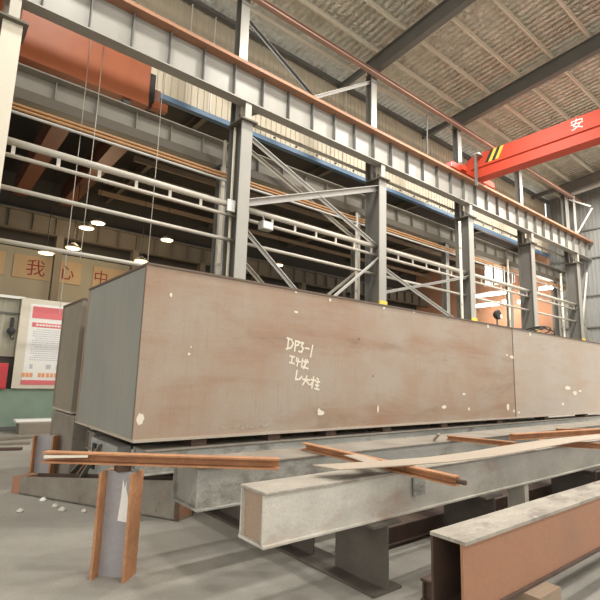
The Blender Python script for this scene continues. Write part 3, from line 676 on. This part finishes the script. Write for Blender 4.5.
# floor-standing H stubs, tapered channel, long orange bar
def stub(p, ang, w, d, h, label, paint=False):
    t = thing('beam_stub', label, 'beam stub', p, 'upright H-section stubs')
    R_ = Matrix.Rotation(ang, 3, 'Z'); P_ = Vector(p)
    def bx(a, b, nm, m):
        mb = MB().box(a, b); mb.v = [R_ @ v + P_ for v in mb.v]; return mb.build(nm, m, t)
    bx((-w / 2, -d / 2, 0), (-w / 2 + .022, d / 2, h), 'flange', 'rust')
    bx((w / 2 - .022, -d / 2, 0), (w / 2, d / 2, h), 'flange', 'rust')
    bx((-w / 2 + .022, -.008, 0), (w / 2 - .022, .008, h), 'web', M['stubweb'])
    if paint:
        mb = MB().add([(v_[0], v_[1], v_[2] + .30) for v_ in [(-.0, -.0095, .12), (.085, -.0095, .11), (.075, -.0095, .30), (.055, -.0095, .36), (.05, -.0095, .43), (.04, -.0095, .37), (.02, -.0095, .44), (.015, -.0095, .30)]], [tuple(range(8))])
        mb.v = [R_ @ v + P_ for v in mb.v]; mb.build('paint_mark', 'white', t)
M['stubweb'] = mat('lilac_grey_steel', (.36, .34, .35), .55, 0., .12, 4, second=(.42, .27, .17), mix=(.55, .75))
yaw = math.atan2(-.63, .775)
p1 = at(42, 476, Z=0)
b0 = at(44, 461, Z=.86); b1 = at(279, 463, Z=.90); b0.z = b1.z = .895
dd = (b1 - b0).normalized(); sd = Vector((dd.y, -dd.x, 0)); p2 = b0 + dd * ((123 - 44) / (279 - 44.) * (b1 - b0).length)
stub((p1.x, p1.y, 0), yaw + .1, .30, .22, .60, 'small orange edged H stub standing beyond the left end of the tapered beam')
stub((p2.x, p2.y, 0), yaw - .12, .285, .20, .80, 'larger orange edged H stub with a white paint mark, standing in front', True)
# tapered beam on the floor parallel to the picture
a0 = at(12, 493, Z=0); a1 = at(178, 522, Z=0); dr = (a1 - a0).normalized(); bk = Vector((-dr.y, dr.x, 0))
L_ = (a1 - a0).length; hA, hB = .215, .43
t = thing('tapered_beam', 'dusty tapered steel beam lying on the floor behind the painted stub', 'steel beam', a0)
def quadbox(p, q, z0p, z1p, z0q, z1q, th):
    P = [p + Vector((0, 0, z0p)), q + Vector((0, 0, z0q)), q + Vector((0, 0, z1q)), p + Vector((0, 0, z1p))]
    return MB().add(P + [v + bk * th for v in P], [(0, 1, 2, 3), (7, 6, 5, 4), (0, 4, 5, 1), (1, 5, 6, 2), (2, 6, 7, 3), (3, 7, 4, 0)])
e0 = a0 + dr * .12; e1 = a0 + dr * L_
quadbox(e0, e1, .0, hA, .0, hB, .02).build('web', 'dusty', t)
quadbox(e0 - bk * .0, e1, .0, .02, .0, .02, .26).build('bottom_flange', 'dusty', t)
quadbox(e0 + bk * .26, e1 + bk * .26, .0, hA, .0, hB, .02).build('web', 'rust_and_shade', t)
quadbox(e0 - dr * .14, e0, .0, hA - .01, 0, hA - .01, .28).build('end_block', 'railrust', t)
quadbox(e1 - dr * .06, e1, .02, hB + .01, .02, hB + .01, .26).build('end_plate', 'railrust', t)
# long orange bar
t = thing('angle_bar', 'long orange rusty channel bar lying level across the front at left', 'steel bar', (b0 + b1) / 2 - Vector((0, 0, .045)))
MB().prism(b0, b1, [(-.05, -.043), (.05, -.043), (.05, -.030), (-.036, -.030), (-.036, .030), (.05, .030), (.05, .043), (-.05, .043)]).build('channel', 'rust', t)
dd = (b1 - b0).normalized(); sd = Vector((dd.y, -dd.x, 0))
MB().add([b0 + sd * .052 + dd * .02 + Vector((0, 0, -.005)), b0 + sd * .052 + dd * .38 + Vector((0, 0, .012)), b0 + sd * .052 + dd * .38 + Vector((0, 0, .03)), b0 + sd * .052 + dd * .02 + Vector((0, 0, .02))], [(0, 1, 2, 3)]).build('paint_mark', 'paint', t)
single(MB().box((p2.x - .05, p2.y - .05, .80), (p2.x + .05, p2.y + .05, .852)), 'packing_block', 'rust_and_shade', 'small dark packing piece between the painted stub and the orange bar', 'block')

# orange cross bars
XG = 'rusty cross bars on the stock beams'
def xbar(pa, pb, h, label):
    t = thing('cross_bar', label, 'steel bar', (pa + pb) / 2 - Vector((0, 0, h / 2)), XG)
    MB().prism(pa, pb, [(-h / 2, -h / 2), (h / 2, -h / 2), (h / 2, -h / 2 + .012), (-h / 2 + .012, -h / 2 + .012), (-h / 2 + .012, h / 2 - .012), (h / 2, h / 2 - .012), (h / 2, h / 2), (-h / 2, h / 2)]).build('channel', 'rust', t)
    return t
def lift(px, py, z): return at(px, py, Z=z)
zb = .90; hb = .07
tb = xbar(lift(304, 446, .887), lift(457, 481, .887), hb, 'rusty bar lying crosswise under the tip of the pale strip')
MB().tube([lift(457, 481, .887), lift(466, 483, .885)], .018, 8).build('bolt', 'rust_and_shade', tb)
xbar(lift(447, 437.6, .88), lift(515, 444.4, .88), .06, 'rusty bar lying behind the pale strip, left of the longer ones')
xbar(lift(512, 437, .90), lift(605, 431, .90), .08, 'long rusty bar behind the pale strip at right')
xbar(lift(538, 442.0, .885), lift(606, 446.4, .885), .07, 'rusty bar emerging from under the pale strip at right')
xbar(lift(557, 430, .90), lift(640, 430, .90), .05, 'thin rusty bar farthest back at the right edge')
# pale wavy strip lying on the bars
ctr = [(326, 467, .93, .22), (390, 463, .935, .22), (440, 459, .94, .24), (480, 454, .95, .26), (520, 447, .965, .28), (560, 440.5, .965, .27), (600, 436, .955, .25), (660, 430, .95, .22)]
vs = []; 
P_ = [at(a_, b_, Z=z) for a_, b_, z, w in ctr]
st = MB(); n_ = 0
for i, (p, (a_, b_, z, w)) in enumerate(zip(P_, ctr)):
    d = (P_[min(i + 1, len(P_) - 1)] - P_[max(i - 1, 0)]); d.z = 0; d.normalize(); s_ = Vector((-d.y, d.x, 0)) * w / 2
    sk = d * (-.06 if i == 0 else 0)
    st.v += [p + s_ + sk, p - s_ - sk, p + s_ + sk - Vector((0, 0, .008)), p - s_ - sk - Vector((0, 0, .008))]
for i in range(len(P_) - 1):
    o_ = i * 4
    st.f += [(o_, o_ + 1, o_ + 5, o_ + 4), (o_ + 2, o_ + 6, o_ + 7, o_ + 3), (o_, o_ + 4, o_ + 6, o_ + 2), (o_ + 1, o_ + 3, o_ + 7, o_ + 5)]
st.f += [(0, 2, 3, 1), (len(st.v) - 4, len(st.v) - 3, len(st.v) - 1, len(st.v) - 2)]
single(st, 'steel_strip', 'strip', 'long pale wavy steel strip lying lengthwise over the rusty bars', 'steel strip')
pa = at(352, 455, Z=.93); pb = at(385, 466, Z=.93)
single(MB().bar(pa, pb, .16, .008), 'plate_offcut', 'strip', 'short pale plate offcut beside the tip of the long strip', 'offcut')
pa = at(434, 440, Z=.86); pb = at(439, 434, Z=.95)
single(MB().bar(pa, pb, .03, .02), 'wood_sliver', 'strip', 'small pale sliver leaning on the beam right of centre', 'offcut')
# scraps behind the orange bar at left
for i, (xa, ya, xb, yb, w, m, lb) in enumerate(((68, 455, 84, 438, .09, 'dusty', 'bent grey plate offcut leaning under the box end'), (60, 443, 72, 454, .03, 'railrust', 'thin rusty rod among the scraps under the box end'), (84, 440, 98, 437, .10, 'dusty', 'wider flat grey offcut leaning under the box end'))):
    pa = Vector((1.76, 6.75 + .3 * i, .02)); pb = Vector((1.965, 6.4 + .2 * i, .68 - .08 * i))
    single(MB().bar(pa, pb, w, .012), 'scrap_offcut', m, lb, 'scrap', 'scrap offcuts under the box end')
t = thing('support_block', 'worn pale grey block with a dark slot under the near end of the huge box', 'block', (2.0, 5.9, 0))
MB().box((1.98, 5.85, 0), (2.16, 6.9, .72)).build('body', 'galv', t, bevel=.015)
MB().box((1.955, 6.62, .34), (1.985, 6.74, .66)).build('slot', 'black', t)
single(MB().box((1.9, 7.6, 0), (2.16, 9.0, .93)), 'support_block', 'dusty', 'dirty tan block under the near end of the smaller box', 'block', bevel=.02)
# floor debris at far left
p = at(33, 433, Z=0)
t = thing('floor_skip', 'low brown steel bin with white dusty rim standing by the green wall', 'bin', (p.x, p.y, 0))
MB().box((p.x - .36, p.y - .2, 0), (p.x + .42, p.y + .25, .26)).build('body', 'mill_brown', t, bevel=.01)
MB().box((p.x - .44, p.y - .1, .26), (p.x + .44, p.y + .3, .34)).build('lid', 'white', t, bevel=.03)
for i, (xa, ya, xb, yb, w, h, m, lb) in enumerate(((-20, 442, 34, 438, .22, .06, 'dusty', 'flat dusty bar on the floor nearest the brown bin'), (-20, 451, 22, 450, .14, .05, 'rust_and_shade', 'dark narrow bar on the floor at the left edge'), (-20, 446, 30, 444, .18, .05, 'dusty', 'flat bar on the floor between the dark bar and the dusty one'))):
    pa = at(xa, ya, Z=0.0); pb = at(xb, yb, Z=0.0); pa.z = pb.z = h / 2
    single(MB().bar(pa, pb, w, h), 'floor_bar', m, lb, 'steel bar', 'bars on the floor at left')
for i, (px, py) in enumerate(((43, 501), (55, 507), (62, 511), (84, 512), (20, 512))):
    p = at(px, py, Z=0); r_ = .03 + .02 * rr.random()
    single(MB().lathe((p.x, p.y, 0), [(r_ * .8, 0), (r_, r_ * .3), (r_ * .6, r_ * .8), (r_ * .2, r_)], 7), 'rubble_crumb', 'white' if i == 0 else 'galvpale', ('bright white crumb on the floor before the tapered beam' if i == 0 else 'small grey crumb on the floor, %s from the white one' % ord_(i)), 'rubble', 'crumbs on the floor')

# ------------------------------------------------------------------ notice board, red cabinet, hook
t = thing('notice_board', 'white notice board with red header standing above the green wall base', 'board', (2.65, 14.38, 1.1))
bx0, bx1, bz0, bz1, by = 2.0, 3.42, 1.1, 3.50, 14.36
MB().box((bx0, by, bz0), (bx1, by + .05, bz1)).build('panel', 'cream', t)
po = MB().box((bx0 + .22, by - .006, bz0 + .1), (bx1 - .03, by, bz1 - .14)).build('poster', 'white', t)
MB().box((bx0 + .28, by - .012, 2.98), (bx1 - .06, by - .006, 3.30)).build('header', 'redfaded', po)
MB().box((bx0 + .30, by - .012, 2.74), (bx1 - .10, by - .006, 2.86)).build('title_band', 'redfaded', po)
tl = MB()
for i in range(12):
    xx = bx0 + .40 + i * .075; tl.box((xx, by - .016, 2.775), (xx + .055, by - .012, 2.825))
tl.build('title_text', 'white', po)
for r_ in range(15):
    tx = MB(); z = 2.66 - r_ * .058; xx = bx0 + .34 + (.08 if r_ % 4 == 0 else 0)
    end = bx1 - .14 - rr.random() * .25
    while xx < end:
        w = .03 + rr.random() * .03; tx.box((xx, by - .010, z), (xx + w, by - .006, z + .022)); xx += w + .014
    tx.build('text_line', 'greytext', po)
t2 = MB()
for xx, w in ((.36, .07), (.75, .12), (1.0, .10)):
    t2.box((bx0 + xx, by - .010, 1.62), (bx0 + xx + w, by - .006, 1.74))
t2.build('small_pictures', 'greytext', po)
t3 = MB()
for xx in (.20, .29, .38, .58, .67, .78, .88, .98, 1.08, 1.18): t3.box((bx0 + xx, by - .012, 1.40), (bx0 + xx + .075, by - .006, 1.51))
t3.build('slogan_text', 'orangetext', po)
MB().box((bx0 + .2, by - .012, 1.20), (bx1 - .05, by - .006, 1.32)).build('footer', 'redfaded', po)
t = thing('red_cabinet', 'red metal cabinet on the green wall base at the left edge', 'cabinet', (1.75, 14.4, 1.08))
MB().box((1.55, 14.36, 1.08), (1.88, 14.56, 1.74)).build('body', 'red', t, bevel=.015)
MB().box((1.58, 14.35, 1.12), (1.85, 14.36, 1.70)).build('door', 'red', t)
MB().box((1.81, 14.335, 1.38), (1.83, 14.35, 1.46)).build('handle', 'greydark', t)
p = at(11, 331, Y=14.45)
t = thing('hook_block', 'small black hook block hanging on the beige sheet left of the board', 'hook', (p.x, 14.45, p.z))
MB().lathe((p.x - .0, 14.40, p.z), [(.03, 0), (.10, .02), (.10, .08), (.03, .14)], 14, axis=(0, 1, 0)).build('pulley', 'black', t)
MB().box((p.x - .03, 14.42, p.z + .05), (p.x + .03, 14.56, p.z + .36)).build('strap', 'black', t)
MB().tube([(p.x, 14.44, p.z - .08), (p.x, 14.44, p.z - .18), (p.x + .05, 14.44, p.z - .22), (p.x + .09, 14.44, p.z - .17)], .018, 8).build('hook', 'black', t)

# ------------------------------------------------------------------ items on top of the big box
def ring(c_, r, tilt, n=24):
    pts = []
    for k in range(n):
        a_ = 2 * math.pi * k / n; pts.append(c_ + Vector((math.cos(a_) * r, math.sin(a_) * r * .8, math.sin(a_ + tilt) * r * .22)))
    return pts
c0 = Vector((12.3, 5.75, Z1 + .12))
mb = MB()
for k, (dx, r_, tl_) in enumerate(((0, .42, .3), (.15, .5, 1.9), (.55, .40, 3.6), (.9, .36, 5))): mb.tube(ring(c0 + Vector((dx, 0, .02 * k)), r_, tl_), .016, 8, closed=True)
mb.tube([c0 + Vector((1.2, 0, 0)), c0 + Vector((1.7, .1, .06)), c0 + Vector((2.3, -.1, -.09)), c0 + Vector((3.2, 0, -.09))], .02, 8)
single(mb, 'cable_coil', 'black', 'black loose cable coil lying on top of the huge box at right', 'cable', smooth=True)
p = at(497, 319, Y=5.6)
t = thing('work_lamp', 'small round headed dark and white work lamp on top of the huge box', 'lamp', (p.x, 5.6, Z1))
MB().box((p.x - .09, 5.52, Z1), (p.x + .09, 5.68, Z1 + .02)).build('foot', 'greydark', t)
MB().tube([(p.x, 5.6, Z1 + .02), (p.x, 5.6, Z1 + .27)], .02, 8).build('stem', 'greydark', t)
MB().lathe((p.x - .02, 5.54, Z1 + .34), [(.05, .12), (.10, .08), (.115, 0), (.10, -.01)], 18, axis=(0, 1, 0)).build('head', 'black', t, smooth=True)
MB().lathe((p.x + .07, 5.52, Z1 + .30), [(.05, 0), (.07, .03), (.05, .08)], 14, axis=(0, 1, 0)).build('shade', 'white', t, smooth=True)

# ------------------------------------------------------------------ light
wd = bpy.data.worlds.new('world'); scene.world = wd; wd.use_nodes = True
bg = wd.node_tree.nodes['Background']; bg.inputs['Color'].default_value = (1, .98, .93, 1); bg.inputs['Strength'].default_value = 1.75

# unseen area lights added under the main roof to brighten the hall
for x in (2, 9, 16, 23, 30):
    for y in (9, 1, -8):
        ld = bpy.data.lights.new('roof_fill_light', 'AREA'); ld.shape = 'DISK'; ld.size = 1.; ld.energy = 330 + 30 * x; ld.color = (1, .96, .89)
        o = bpy.data.objects.new('roof_fill_light', ld); COL.objects.link(o); o.location = (x, y, roofz(y) - 1.2)
